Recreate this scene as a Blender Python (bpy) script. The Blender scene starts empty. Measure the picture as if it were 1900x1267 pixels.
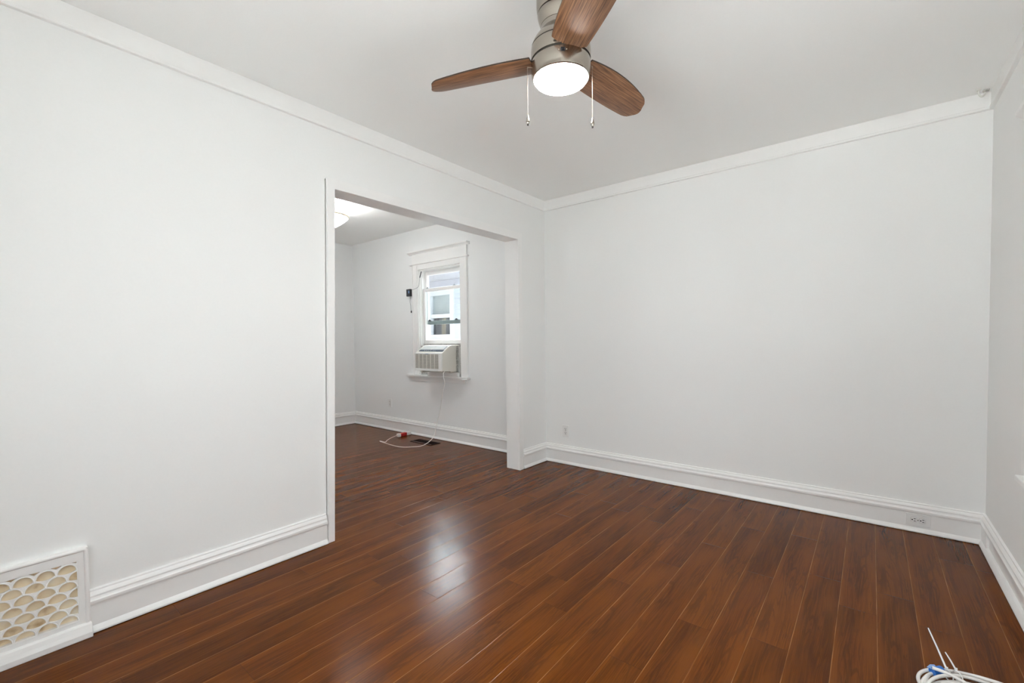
import bpy, bmesh, math, random
from mathutils import Vector, Matrix

random.seed(7)
SC = bpy.context.scene
COL = SC.collection

# ------------------------------------------------------------------ camera
cam_d = bpy.data.cameras.new('camera')
cam_d.sensor_width = 36.0
cam_d.lens = 36.0 * 827.9 / 1900.0
cam_d.shift_y = 21.12 / 1900.0
cam_d.clip_start = 0.02
cam = bpy.data.objects.new('camera', cam_d)
COL.objects.link(cam)
_F = Vector((-0.6271093, 0.77843151, -0.02789822))
_R = Vector((0.77887008, 0.62710666, -0.00993179))
_U = Vector((-0.00976394, 0.02795741, 0.99956143))
m = Matrix((( _R.x, _U.x, -_F.x, 2.56393), (_R.y, _U.y, -_F.y, -3.71896),
            (_R.z, _U.z, -_F.z, 1.21557), (0, 0, 0, 1)))
cam.matrix_world = m
SC.camera = cam

# ------------------------------------------------------------------ light and exposure
SKY, SKY_BACK, SKY_FRONT = 2.5, 21.0, 0.8
w = bpy.data.worlds.new('overcast_sky'); SC.world = w
w.use_nodes = True
bg = w.node_tree.nodes['Background']
bg.inputs['Strength'].default_value = 1.0
def sky_lobe(direction, power, gain):
    """brighter patch of the cloud cover around a direction"""
    nt = w.node_tree
    g = nt.nodes.get('sky_dir') or nt.nodes.new('ShaderNodeTexCoord'); g.name = 'sky_dir'
    d = nt.nodes.new('ShaderNodeVectorMath'); d.operation = 'DOT_PRODUCT'
    nt.links.new(g.outputs['Generated'], d.inputs[0]); d.inputs[1].default_value = Vector(direction).normalized()
    a = nt.nodes.new('ShaderNodeMath'); a.operation = 'MAXIMUM'; nt.links.new(d.outputs['Value'], a.inputs[0]); a.inputs[1].default_value = 0.0
    p = nt.nodes.new('ShaderNodeMath'); p.operation = 'POWER'; nt.links.new(a.outputs[0], p.inputs[0]); p.inputs[1].default_value = power
    q = nt.nodes.new('ShaderNodeMath'); q.operation = 'MULTIPLY'; nt.links.new(p.outputs[0], q.inputs[0]); q.inputs[1].default_value = gain
    return q.outputs[0]
def sky_sum(base, lobes):
    nt = w.node_tree; acc = None
    for l in lobes:
        a = nt.nodes.new('ShaderNodeMath'); a.operation = 'ADD'
        nt.links.new(l, a.inputs[0])
        if acc is None: a.inputs[1].default_value = base
        else: nt.links.new(acc, a.inputs[1])
        acc = a.outputs[0]
    c = nt.nodes.new('ShaderNodeVectorMath'); c.operation = 'SCALE'; c.inputs[0].default_value = (0.93, 0.98, 1.03)
    nt.links.new(acc, c.inputs['Scale']); nt.links.new(c.outputs[0], bg.inputs['Color'])
sky_sum(SKY, [sky_lobe((-0.72, 0.62, 0.52), 5, SKY_BACK), sky_lobe((0, -1, 0.3), 3, SKY_FRONT)])
vs = SC.view_settings
vs.view_transform = 'Standard'; vs.look = 'None'; vs.gamma = 1.0; vs.use_curve_mapping = False
vs.exposure = 0.91
SC.cycles.use_denoising = True
sun_d = bpy.data.lights.new('sun', 'SUN'); sun_d.energy = 17.5; sun_d.angle = 0.02; sun_d.color = (1.0, 0.985, 0.96)
sun = bpy.data.objects.new('sun', sun_d); COL.objects.link(sun)
sun.location = (-6, 0, 9); sun.rotation_euler = Vector((1.0, 0.0, -1.4)).to_track_quat('-Z', 'Y').to_euler()
SC.cycles.max_bounces = 16
SC.cycles.diffuse_bounces = 10
SC.cycles.glossy_bounces = 6
SC.cycles.transparent_max_bounces = 12
SC.cycles.sample_clamp_indirect = 6.0
SC.cycles.caustics_reflective = False
SC.cycles.caustics_refractive = False

LAMP_FAN, LAMP_BOWL = 47.0, 14.0

def portal(name, loc, direction, sx, sy):
    l = bpy.data.lights.new(name, 'AREA'); l.shape = 'RECTANGLE'; l.size = sx; l.size_y = sy
    l.cycles.is_portal = True
    o = bpy.data.objects.new(name, l); COL.objects.link(o)
    o.location = loc
    o.rotation_euler = Vector(direction).to_track_quat('-Z', 'Y').to_euler()
    return o

# ------------------------------------------------------------------ room dimensions
W = 3.0906        # right wall
H = 2.6           # ceiling of the near room
H2 = 2.645        # ceiling of the far room
YF = -4.38        # wall behind the camera
XL = -3.463       # far wall of the second room
WT = 0.12         # partition thickness
# right hand windows (three in a row), plus added far room and front windows
RW = [(-1.68, -0.96), (-2.54, -1.82), (-3.40, -2.68)]
RZ = (0.62, 2.02)
FW = (1.15, 2.70)
FW2 = (-2.15, -1.60)

for a, b in RW[1:2]:
    portal('daylight_portal', (W + 0.13, (a + b) / 2, sum(RZ) / 2), (-1, 0, 0), b - a, RZ[1] - RZ[0])
portal('daylight_portal', (sum(FW) / 2, YF - 0.13, 1.36), (0, 1, 0), FW[1] - FW[0], 1.48)
portal('daylight_portal', (sum(FW2) / 2, YF - 0.13, 1.36), (0, 1, 0), FW2[1] - FW2[0], 1.48)
portal('daylight_portal', (-1.57, 0.16, 1.62), (0, -1, 0), 0.74, 0.98)

# ------------------------------------------------------------------ material helpers
def nmat(name):
    m = bpy.data.materials.new(name); m.use_nodes = True
    nt = m.node_tree
    return m, nt, nt.nodes['Principled BSDF'], nt.nodes['Material Output']

def N(nt, t, **kw):
    n = nt.nodes.new(t)
    for k, v in kw.items():
        setattr(n, k, v)
    return n

def math_n(nt, op, a, b=None, c=None):
    n = N(nt, 'ShaderNodeMath', operation=op)
    for i, v in enumerate((a, b, c)):
        if v is None: continue
        if isinstance(v, (int, float)): n.inputs[i].default_value = v
        else: nt.links.new(v, n.inputs[i])
    return n.outputs[0]

def ramp(nt, fac, stops):
    r = N(nt, 'ShaderNodeValToRGB')
    el = r.color_ramp.elements
    while len(el) < len(stops): el.new(0.5)
    for e, (p, c) in zip(el, stops):
        e.position = p; e.color = (*c, 1)
    nt.links.new(fac, r.inputs[0])
    return r.outputs[0]

def mixc(nt, fac, a, b, blend='MIX'):
    n = N(nt, 'ShaderNodeMix', data_type='RGBA', blend_type=blend)
    for sock, v in ((n.inputs['Factor'], fac), (n.inputs[6], a), (n.inputs[7], b)):
        if isinstance(v, (int, float)): sock.default_value = v
        elif isinstance(v, tuple): sock.default_value = (*v, 1)
        else: nt.links.new(v, sock)
    return n.outputs[2]

def paint(name, col, rough=0.5, bump=0.0, scale=60, spec=0.5, var=0.02):
    m, nt, p, out = nmat(name)
    tc = N(nt, 'ShaderNodeTexCoord')
    no = N(nt, 'ShaderNodeTexNoise'); no.inputs['Scale'].default_value = scale; no.inputs['Detail'].default_value = 4
    nt.links.new(tc.outputs['Object'], no.inputs['Vector'])
    if var:
        lo = tuple(c * (1 - var) for c in col); hi = tuple(min(1, c * (1 + var)) for c in col)
        nt.links.new(ramp(nt, no.outputs[0], [(0.3, lo), (0.7, hi)]), p.inputs['Base Color'])
    else:
        p.inputs['Base Color'].default_value = (*col, 1)
    p.inputs['Roughness'].default_value = rough
    p.inputs['Specular IOR Level'].default_value = spec
    if bump:
        b = N(nt, 'ShaderNodeBump'); b.inputs['Strength'].default_value = bump; b.inputs['Distance'].default_value = 0.002
        nt.links.new(no.outputs[0], b.inputs['Height']); nt.links.new(b.outputs[0], p.inputs['Normal'])
    return m

def emissive(name, col, strength, edge=None):
    m, nt, p, out = nmat(name)
    p.inputs['Base Color'].default_value = (0.9, 0.88, 0.84, 1)
    p.inputs['Roughness'].default_value = 0.25
    p.inputs['Emission Color'].default_value = (*col, 1)
    p.inputs['Emission Strength'].default_value = strength
    return m

def metal(name, col, rough, aniso=0.0):
    m, nt, p, out = nmat(name)
    p.inputs['Base Color'].default_value = (*col, 1)
    p.inputs['Metallic'].default_value = 1.0
    p.inputs['Roughness'].default_value = rough
    p.inputs['Anisotropic'].default_value = aniso
    tc = N(nt, 'ShaderNodeTexCoord'); mp = N(nt, 'ShaderNodeMapping')
    mp.inputs['Scale'].default_value = (6, 6, 500)
    no = N(nt, 'ShaderNodeTexNoise'); no.inputs['Scale'].default_value = 3
    nt.links.new(tc.outputs['Object'], mp.inputs[0]); nt.links.new(mp.outputs[0], no.inputs['Vector'])
    b = N(nt, 'ShaderNodeBump'); b.inputs['Strength'].default_value = 0.06; b.inputs['Distance'].default_value = 0.001
    nt.links.new(no.outputs[0], b.inputs['Height']); nt.links.new(b.outputs[0], p.inputs['Normal'])
    return m

def glass(name, tint=(0.95, 0.985, 0.97), refl=0.07):
    m, nt, p, out = nmat(name)
    nt.nodes.remove(p)
    tr = N(nt, 'ShaderNodeBsdfTransparent'); tr.inputs[0].default_value = (*tint, 1)
    gl = N(nt, 'ShaderNodeBsdfGlossy'); gl.inputs['Roughness'].default_value = 0.02
    lw = N(nt, 'ShaderNodeLayerWeight'); lw.inputs['Blend'].default_value = 0.5
    fr = math_n(nt, 'MULTIPLY_ADD', math_n(nt, 'POWER', lw.outputs['Facing'], 5.0), 0.95, refl * 0.5)
    mx = N(nt, 'ShaderNodeMixShader')
    nt.links.new(fr, mx.inputs[0]); nt.links.new(tr.outputs[0], mx.inputs[1]); nt.links.new(gl.outputs[0], mx.inputs[2])
    nt.links.new(mx.outputs[0], out.inputs['Surface'])
    return m

M = {}
M['wall'] = paint('wall_paint', (0.862, 0.868, 0.860), 0.75, 0.10, 90, 0.3, 0.006)
M['wall2'] = paint('far_room_paint', (0.858, 0.868, 0.868), 0.7, 0.10, 90, 0.3, 0.006)
M['ceil'] = paint('ceiling_paint', (0.94, 0.95, 0.942), 0.85, 0.10, 120, 0.2, 0.006)
M['trim'] = paint('trim_gloss_paint', (0.88, 0.878, 0.868), 0.30, 0.05, 40, 0.5, 0.006)
M['plastic'] = paint('white_plastic', (0.82, 0.82, 0.81), 0.35, 0, 10, 0.5, 0)
M['ac'] = paint('ivory_plastic', (0.74, 0.715, 0.65), 0.4, 0, 10, 0.5, 0)
M['acw'] = paint('white_ac_plastic', (0.82, 0.82, 0.80), 0.4, 0, 10, 0.5, 0)
M['acdark'] = paint('grille_shadow_plastic', (0.20, 0.185, 0.15), 0.6, 0, 10, 0.3, 0)
M['panel'] = paint('slate_control_panel', (0.05, 0.08, 0.12), 0.3, 0, 10, 0.5, 0)
M['louver'] = paint('blue_grey_louvre', (0.30, 0.38, 0.46), 0.5, 0, 10, 0.4, 0)
M['foam'] = paint('dirty_foam', (0.42, 0.41, 0.39), 0.9, 0.6, 70, 0.2, 0.35)
M['black'] = paint('black_plastic', (0.018, 0.020, 0.026), 0.4, 0, 10, 0.5, 0)
M['slot'] = paint('dark_slot', (0.03, 0.028, 0.026), 0.7, 0, 10, 0.2, 0)
M['cord'] = paint('white_cord', (0.80, 0.78, 0.75), 0.4, 0, 10, 0.5, 0)
M['red'] = paint('red_plastic', (0.50, 0.02, 0.025), 0.35, 0, 10, 0.5, 0)
M['blue'] = paint('blue_tape', (0.02, 0.16, 0.55), 0.4, 0, 10, 0.5, 0)
M['bluelt'] = paint('blue_tape_flap', (0.25, 0.42, 0.72), 0.4, 0, 10, 0.5, 0)
M['register'] = paint('bronze_register', (0.010, 0.005, 0.004), 0.7, 0, 10, 0.12, 0)
M['registerf'] = paint('wood_register_frame', (0.085, 0.036, 0.020), 0.35, 0, 10, 0.5, 0)
M['nickel'] = metal('brushed_nickel', (0.42, 0.38, 0.33), 0.18, 0.7)
M['groove'] = paint('dark_groove', (0.05, 0.045, 0.04), 0.6, 0, 10, 0.2, 0)
M['globe'] = emissive('lit_globe', (1.0, 0.98, 0.95), LAMP_FAN)
M['bowl'] = emissive('lit_bowl', (0.96, 0.985, 1.0), LAMP_BOWL)
M['bowlrim'] = paint('cream_bowl_rim', (0.85, 0.76, 0.58), 0.4, 0, 10, 0.4, 0)
M['glass'] = glass('window_glass', (0.955, 0.985, 0.978))
M['glassc'] = glass('clear_glass', (0.97, 0.985, 0.985))
M['dark_rail'] = paint('shaded_rail', (0.33, 0.38, 0.39), 0.5, 0, 20, 0.3, 0.05)  # shade on the outer rail put into its colour; also on lower latches
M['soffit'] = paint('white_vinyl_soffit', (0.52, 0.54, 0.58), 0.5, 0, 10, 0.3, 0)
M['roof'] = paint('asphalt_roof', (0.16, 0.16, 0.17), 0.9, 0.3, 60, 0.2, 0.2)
M['eave_shade'] = paint('eave_shade_grey', (0.45, 0.47, 0.52), 0.6, 0, 10, 0.3, 0.03)  # shade under the neighbour's eave put into the board's grey
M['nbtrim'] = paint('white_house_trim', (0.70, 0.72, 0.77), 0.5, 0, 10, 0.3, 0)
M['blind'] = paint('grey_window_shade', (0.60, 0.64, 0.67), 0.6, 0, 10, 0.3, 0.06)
M['pale_ground'] = paint('pale_bounce_ground', (0.86, 0.855, 0.84), 0.95, 0.4, 40, 0.1, 0.08)
M['gravel'] = paint('grey_bounce_ground', (0.38, 0.38, 0.375), 0.95, 0.4, 40, 0.1, 0.1)
M['dark_ground'] = paint('dark_yard_ground', (0.26, 0.25, 0.235), 0.95, 0.4, 40, 0.1, 0.2)
M['ext'] = paint('dark_blocker_wall', (0.16, 0.13, 0.115), 0.7, 0, 10, 0.2, 0)  # dark tone keeps bounced light off the neighbouring house
M['hook'] = paint('painted_hook', (0.72, 0.72, 0.68), 0.4, 0, 10, 0.5, 0)

def siding():
    m, nt, p, out = nmat('white_lap_siding')
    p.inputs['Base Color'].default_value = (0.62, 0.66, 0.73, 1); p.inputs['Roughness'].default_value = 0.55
    return m
M['siding'] = siding()

def curtain_mat():
    m, nt, p, out = nmat('curtain_behind_glass')
    tc = N(nt, 'ShaderNodeTexCoord'); wv = N(nt, 'ShaderNodeTexWave')
    wv.inputs['Scale'].default_value = 0.9; wv.inputs['Distortion'].default_value = 2.5
    nt.links.new(tc.outputs['Object'], wv.inputs['Vector'])
    nt.links.new(ramp(nt, wv.outputs[1], [(0.2, (0.15, 0.16, 0.19)), (0.75, (0.24, 0.235, 0.25)), (0.97, (0.42, 0.36, 0.28))]), p.inputs['Base Color'])
    p.inputs['Roughness'].default_value = 0.8
    return m
M['curtain'] = curtain_mat()

def backplate():
    m, nt, p, out = nmat('aged_tan_damper')
    tc = N(nt, 'ShaderNodeTexCoord'); no = N(nt, 'ShaderNodeTexNoise')
    no.inputs['Scale'].default_value = 14; no.inputs['Detail'].default_value = 8
    nt.links.new(tc.outputs['Object'], no.inputs['Vector'])
    nt.links.new(ramp(nt, no.outputs[0], [(0.28, (0.48, 0.32, 0.17)), (0.40, (0.80, 0.67, 0.47)), (0.6, (0.88, 0.78, 0.60)), (0.75, (0.88, 0.85, 0.78))]), p.inputs['Base Color'])
    p.inputs['Roughness'].default_value = 0.6
    return m
M['tan'] = backplate()

def floor_mat():
    m, nt, p, out = nmat('dark_laminate_planks')
    L = nt.links
    tc = N(nt, 'ShaderNodeTexCoord'); sx = N(nt, 'ShaderNodeSeparateXYZ')
    L.new(tc.outputs['Object'], sx.inputs[0])
    X, Y = sx.outputs[0], sx.outputs[1]
    PW, PL = 0.1345, 1.21
    fx = math_n(nt, 'DIVIDE', math_n(nt, 'SUBTRACT', X, 0.0385), PW)
    ix = math_n(nt, 'FLOOR', fx)
    ux = math_n(nt, 'SUBTRACT', fx, ix)
    wn = N(nt, 'ShaderNodeTexWhiteNoise', noise_dimensions='1D'); L.new(ix, wn.inputs['W'])
    off = math_n(nt, 'MULTIPLY', wn.outputs[0], 1.0)
    fy = math_n(nt, 'ADD', math_n(nt, 'DIVIDE', Y, PL), off)
    iy = math_n(nt, 'FLOOR', fy)
    uy = math_n(nt, 'SUBTRACT', fy, iy)
    # id of the board; boards share one of three prints
    cmb = N(nt, 'ShaderNodeCombineXYZ'); L.new(ix, cmb.inputs[0]); L.new(iy, cmb.inputs[1])
    wn2 = N(nt, 'ShaderNodeTexWhiteNoise', noise_dimensions='3D'); L.new(cmb.outputs[0], wn2.inputs['Vector'])
    rid = wn2.outputs[0]
    pr = math_n(nt, 'FLOOR', math_n(nt, 'MULTIPLY', rid, 5.0))
    # board local coordinates in metres
    lx = math_n(nt, 'MULTIPLY', ux, PW); ly = math_n(nt, 'MULTIPLY', uy, PL)
    def coord(kx, ky, kz=7.3):
        c = N(nt, 'ShaderNodeCombineXYZ')
        L.new(math_n(nt, 'MULTIPLY', lx, kx), c.inputs[0]); L.new(math_n(nt, 'MULTIPLY', ly, ky), c.inputs[1])
        L.new(math_n(nt, 'MULTIPLY', pr, kz), c.inputs[2]); return c.outputs[0]
    # gentle waver of the grain along the board
    wv = N(nt, 'ShaderNodeTexNoise'); wv.inputs['Scale'].default_value = 1.0; wv.inputs['Detail'].default_value = 1.0
    L.new(coord(10, 2.0, 2.3), wv.inputs['Vector'])
    lxw = math_n(nt, 'MULTIPLY_ADD', math_n(nt, 'SUBTRACT', wv.outputs[0], 0.5), 0.045, lx)
    def coordw(kx, ky, kz):
        c = N(nt, 'ShaderNodeCombineXYZ')
        L.new(math_n(nt, 'MULTIPLY', lxw, kx), c.inputs[0]); L.new(math_n(nt, 'MULTIPLY', ly, ky), c.inputs[1])
        L.new(math_n(nt, 'MULTIPLY', pr, kz), c.inputs[2]); return c.outputs[0]
    def noise(vec, det, rough=0.5):
        n = N(nt, 'ShaderNodeTexNoise'); n.inputs['Scale'].default_value = 1.0; n.inputs['Detail'].default_value = det
        n.inputs['Roughness'].default_value = rough; L.new(vec, n.inputs['Vector']); return n
    def mapr(v, a_, b_, lo=0.0, hi=1.0):
        r = N(nt, 'ShaderNodeMapRange'); r.interpolation_type = 'SMOOTHSTEP'; L.new(v, r.inputs[0])
        r.inputs[1].default_value = a_; r.inputs[2].default_value = b_; r.inputs[3].default_value = lo; r.inputs[4].default_value = hi
        return r.outputs[0]
    n1 = noise(coordw(22, 1.5, 7.3), 1.0)
    rings = mapr(math_n(nt, 'SINE', math_n(nt, 'MULTIPLY', n1.outputs[0], 52.0)), 0.35, 1.0)
    n2 = noise(coordw(300, 5, 3.1), 4.0, 0.6)
    n3 = noise(coordw(95, 1.7, 5.7), 2.5, 0.6)
    n4 = noise(coord(12, 2.4, 9.1), 2.0)
    n5 = noise(coord(6, 1.1, 4.4), 1.0)
    patch = mapr(n4.outputs[0], 0.40, 0.62, 1.0, 0.0)          # where the dark figure gathers
    dark = math_n(nt, 'MULTIPLY', patch, mapr(n3.outputs[0], 0.44, 0.60))
    dark = math_n(nt, 'MAXIMUM', math_n(nt, 'MULTIPLY', dark, 0.50), math_n(nt, 'MULTIPLY', math_n(nt, 'MULTIPLY', rings, patch), 0.45))
    fine = mapr(n2.outputs[0], 0.30, 0.70)
    col = mixc(nt, fine, (0.088, 0.0220, 0.0026), (0.136, 0.0360, 0.0040))
    col = mixc(nt, mapr(n5.outputs[0], 0.42, 0.68, 0.0, 0.75), col, (0.165, 0.047, 0.0048))
    col = mixc(nt, mapr(ux, 0.0, 0.22, 0.55, 0.0), col, (0.180, 0.052, 0.0054))
    n6 = noise(coordw(360, 16, 2.9), 2.0, 0.5)
    dash = math_n(nt, 'MULTIPLY', mapr(n6.outputs[0], 0.56, 0.70, 0.0, 0.62), mapr(n4.outputs[0], 0.42, 0.58, 1.0, 0.12))
    dark = math_n(nt, 'MAXIMUM', dark, dash)
    col = mixc(nt, math_n(nt, 'MULTIPLY', dark, math_n(nt, 'MULTIPLY_ADD', fine, 0.3, 0.7)), col, (0.042, 0.0125, 0.0030))
    tone = math_n(nt, 'MULTIPLY_ADD', rid, 0.22, 0.88)
    tn = N(nt, 'ShaderNodeCombineColor'); [L.new(tone, tn.inputs[i]) for i in range(3)]
    col = mixc(nt, 1.0, col, tn.outputs[0], 'MULTIPLY')
    # seams
    ex = math_n(nt, 'MULTIPLY', math_n(nt, 'MINIMUM', ux, math_n(nt, 'SUBTRACT', 1.0, ux)), PW)
    ey = math_n(nt, 'MULTIPLY', math_n(nt, 'MINIMUM', uy, math_n(nt, 'SUBTRACT', 1.0, uy)), PL)
    e = math_n(nt, 'MINIMUM', ex, ey)
    def band(d, w):
        r = N(nt, 'ShaderNodeMapRange'); r.interpolation_type = 'SMOOTHSTEP'
        L.new(d, r.inputs[0]); r.inputs[1].default_value = 0.0; r.inputs[2].default_value = w
        r.inputs[3].default_value = 1.0; r.inputs[4].default_value = 0.0
        return r.outputs[0]
    # worn pale edge broken up along the board
    nw = N(nt, 'ShaderNodeTexNoise'); nw.inputs['Scale'].default_value = 5.0
    L.new(tc.outputs['Object'], nw.inputs['Vector'])
    wear = ramp(nt, nw.outputs[0], [(0.35, (0.30,) * 3), (0.65, (1.0,) * 3)])
    sepw = N(nt, 'ShaderNodeSeparateColor'); L.new(wear, sepw.inputs[0])
    col = mixc(nt, math_n(nt, 'MULTIPLY', band(ex, 0.0021), sepw.outputs[0]), col, (0.36, 0.155, 0.050))
    col = mixc(nt, math_n(nt, 'MULTIPLY', band(ey, 0.0016), 0.4), col, (0.02, 0.008, 0.004))
    L.new(col, p.inputs['Base Color'])
    # surface: satin lacquer with an embossed grain and micro bevel at the joints
    p.inputs['Roughness'].default_value = 0.24
    p.inputs['IOR'].default_value = 1.5
    p.inputs['Specular IOR Level'].default_value = 0.11
    hgt = math_n(nt, 'SUBTRACT', math_n(nt, 'MULTIPLY', n2.outputs[0], 0.04), math_n(nt, 'MULTIPLY', band(e, 0.003), 1.0))
    big = N(nt, 'ShaderNodeTexNoise'); big.inputs['Scale'].default_value = 420.0; big.inputs['Detail'].default_value = 2
    L.new(tc.outputs['Object'], big.inputs['Vector'])
    hgt = math_n(nt, 'ADD', hgt, math_n(nt, 'MULTIPLY', big.outputs[0], 0.06))
    b = N(nt, 'ShaderNodeBump'); b.inputs['Strength'].default_value = 0.35; b.inputs['Distance'].default_value = 0.001
    L.new(hgt, b.inputs['Height']); L.new(b.outputs[0], p.inputs['Normal'])
    return m
M['floor'] = floor_mat()

def blade_mat():
    m, nt, p, out = nmat('walnut_fan_blade')
    L = nt.links
    tc = N(nt, 'ShaderNodeTexCoord'); mp = N(nt, 'ShaderNodeMapping'); mp.inputs['Scale'].default_value = (5.0, 190, 20)
    L.new(tc.outputs['Object'], mp.inputs[0])
    n = N(nt, 'ShaderNodeTexNoise'); n.inputs['Scale'].default_value = 1.6; n.inputs['Detail'].default_value = 6; n.inputs['Distortion'].default_value = 0.5
    L.new(mp.outputs[0], n.inputs['Vector'])
    L.new(ramp(nt, n.outputs[0], [(0.30, (0.070, 0.029, 0.013)), (0.5, (0.215, 0.100, 0.047)), (0.72, (0.37, 0.192, 0.098))]), p.inputs['Base Color'])
    p.inputs['Roughness'].default_value = 0.42
    b = N(nt, 'ShaderNodeBump'); b.inputs['Strength'].default_value = 0.35; b.inputs['Distance'].default_value = 0.001
    L.new(n.outputs[0], b.inputs['Height']); L.new(b.outputs[0], p.inputs['Normal'])
    return m
M['blade'] = blade_mat()
M['bladeedge'] = paint('dark_blade_edge', (0.03, 0.018, 0.012), 0.5, 0, 10, 0.4, 0)

# ------------------------------------------------------------------ mesh helpers
class MB:
    def __init__(s): s.bm = bmesh.new()
    def box(s, x0, x1, y0, y1, z0, z1):
        v = [s.bm.verts.new((x, y, z)) for x in (x0, x1) for y in (y0, y1) for z in (z0, z1)]
        for f in ((0, 1, 3, 2), (4, 6, 7, 5), (0, 4, 5, 1), (2, 3, 7, 6), (0, 2, 6, 4), (1, 5, 7, 3)):
            s.bm.faces.new([v[i] for i in f])
        return s
    def prism(s, pts, axis, a, b):
        """closed polygon in the plane normal to axis, extruded from a to b"""
        def mk(p, t):
            q = list(p); q.insert(axis, t); return s.bm.verts.new(q)
        A = [mk(p, a) for p in pts]; B = [mk(p, b) for p in pts]
        s.bm.faces.new(A); s.bm.faces.new(B[::-1])
        n = len(pts)
        for i in range(n): s.bm.faces.new((A[i], B[i], B[(i + 1) % n], A[(i + 1) % n]))
        return s
    def sweep(s, prof, p0, p1, nrm, m0=0.0, m1=0.0):
        """profile (d, z) with d measured off the wall along nrm; run p0 -> p1, mitred by m0/m1"""
        p0, p1, nrm = Vector(p0), Vector(p1), Vector(nrm)
        dr = (p1 - p0).normalized()
        A = [s.bm.verts.new(p0 + nrm * d + dr * (m0 * d) + Vector((0, 0, z))) for d, z in prof]
        B = [s.bm.verts.new(p1 + nrm * d + dr * (m1 * d) + Vector((0, 0, z))) for d, z in prof]
        n = len(prof)
        s.bm.faces.new(A); s.bm.faces.new(B[::-1])
        for i in range(n): s.bm.faces.new((A[i], B[i], B[(i + 1) % n], A[(i + 1) % n]))
        return s
    def lathe(s, prof, c=(0, 0, 0), seg=48, axis='z'):
        rings = []
        for r, z in prof:
            if r < 1e-6: rings.append([s.bm.verts.new((c[0], c[1], c[2] + z))])
            else: rings.append([s.bm.verts.new((c[0] + r * math.cos(2 * math.pi * i / seg), c[1] + r * math.sin(2 * math.pi * i / seg), c[2] + z)) for i in range(seg)])
        for a, b in zip(rings, rings[1:]):
            for i in range(seg):
                j = (i + 1) % seg
                if len(a) == 1 and len(b) == 1: continue
                if len(a) == 1: s.bm.faces.new((a[0], b[j], b[i]))
                elif len(b) == 1: s.bm.faces.new((a[i], a[j], b[0]))
                else: s.bm.faces.new((a[i], a[j], b[j], b[i]))
        return s
    def tube(s, pts, r, seg=10, cap=True, r1=None):
        pts = [Vector(p) for p in pts]
        n = len(pts)
        t0 = (pts[1] - pts[0]).normalized()
        up = Vector((0, 0, 1)) if abs(t0.z) < 0.9 else Vector((1, 0, 0))
        nx = t0.cross(up).normalized(); rings = []
        for i, q in enumerate(pts):
            t = (pts[min(i + 1, n - 1)] - pts[max(i - 1, 0)]).normalized()
            nx = (nx - t * nx.dot(t)).normalized(); ny = t.cross(nx)
            rr = r if r1 is None else r + (r1 - r) * i / (n - 1)
            rings.append([s.bm.verts.new(q + nx * rr * math.cos(2 * math.pi * k / seg) + ny * rr * math.sin(2 * math.pi * k / seg)) for k in range(seg)])
        for a, b in zip(rings, rings[1:]):
            for k in range(seg): s.bm.faces.new((a[k], a[(k + 1) % seg], b[(k + 1) % seg], b[k]))
        if cap:
            s.bm.faces.new(rings[0][::-1]); s.bm.faces.new(rings[-1])
        return s
    def xf(s, mat):
        bmesh.ops.transform(s.bm, matrix=mat, verts=s.bm.verts[:]); return s
    def build(s, name, mat, parent=None, smooth=False, bevel=0.0, seg=2, autos=None):
        bmesh.ops.recalc_face_normals(s.bm, faces=s.bm.faces[:])
        me = bpy.data.meshes.new(name); s.bm.to_mesh(me); s.bm.free()
        mats = mat if isinstance(mat, (list, tuple)) else [mat]
        for q in mats: me.materials.append(q)
        o = bpy.data.objects.new(name, me); COL.objects.link(o)
        if parent is not None:
            o.parent = parent
            o.matrix_parent_inverse = Matrix.Translation(-parent_loc(parent))
        if smooth:
            for f in me.polygons: f.use_smooth = True
            if autos is not None:
                for e in me.edges: pass
                me.set_sharp_from_angle(angle=math.radians(autos))
        if bevel:
            b = o.modifiers.new('bevel', 'BEVEL'); b.width = bevel; b.segments = seg; b.limit_method = 'ANGLE'; b.angle_limit = math.radians(40)
        return o

def parent_loc(o):
    return o.location.copy() if o.parent is None else Vector((0, 0, 0))

def catmull(pts, k=8):
    pts = [Vector(p) for p in pts]; out = []
    P = [pts[0] * 2 - pts[1]] + pts + [pts[-1] * 2 - pts[-2]]
    for i in range(1, len(P) - 2):
        a, b, c, d = P[i - 1:i + 3]
        for j in range(k):
            t = j / k
            out.append(0.5 * ((2 * b) + (c - a) * t + (2 * a - 5 * b + 4 * c - d) * t * t + (3 * b - a - 3 * c + d) * t ** 3))
    out.append(pts[-1]); return out

def tag(o, label=None, cat=None, group=None, kind=None):
    if label: o['label'] = label
    if cat: o['category'] = cat
    if group: o['group'] = group
    if kind: o['kind'] = kind
    return o

def thing(name, loc, label, cat, group=None, kind=None):
    o = bpy.data.objects.new(name, None); COL.objects.link(o); o.location = loc
    o.empty_display_size = 0.05
    return tag(o, label, cat, group, kind)

def struct(o, label, cat): return tag(o, label, cat, None, 'structure')

# ------------------------------------------------------------------ room shell
struct(MB().box(XL - 0.15, W + 0.15, YF - 0.15, 0.15, -0.12, 0).build('floor', M['floor']),
       'dark red-brown laminate plank floor running through both rooms', 'floor')
struct(MB().box(-WT, W + 0.15, YF - 0.15, 0.15, H, H + 0.12).build('ceiling', M['ceil']),
       'flat white ceiling above the near room with the fan', 'ceiling')
struct(MB().box(XL - 0.15, -WT, YF - 0.15, 0.15, H2, H2 + 0.12).build('ceiling', M['ceil']),
       'white ceiling of the far room behind the wide opening', 'ceiling')

# partition with the wide cased opening
struct(MB().prism([(YF, 0), (-2.350, 0), (-2.311, 2.198), (-2.285, 2.198), (-2.285, 2.165), (-0.437, 2.165), (-0.437, 0), (0, 0), (0, H2), (YF, H2)], 0, -WT, 0.0).build('wall_left', M['wall']),
       'white wall at left with the wide opening to the far room', 'wall')

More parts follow.
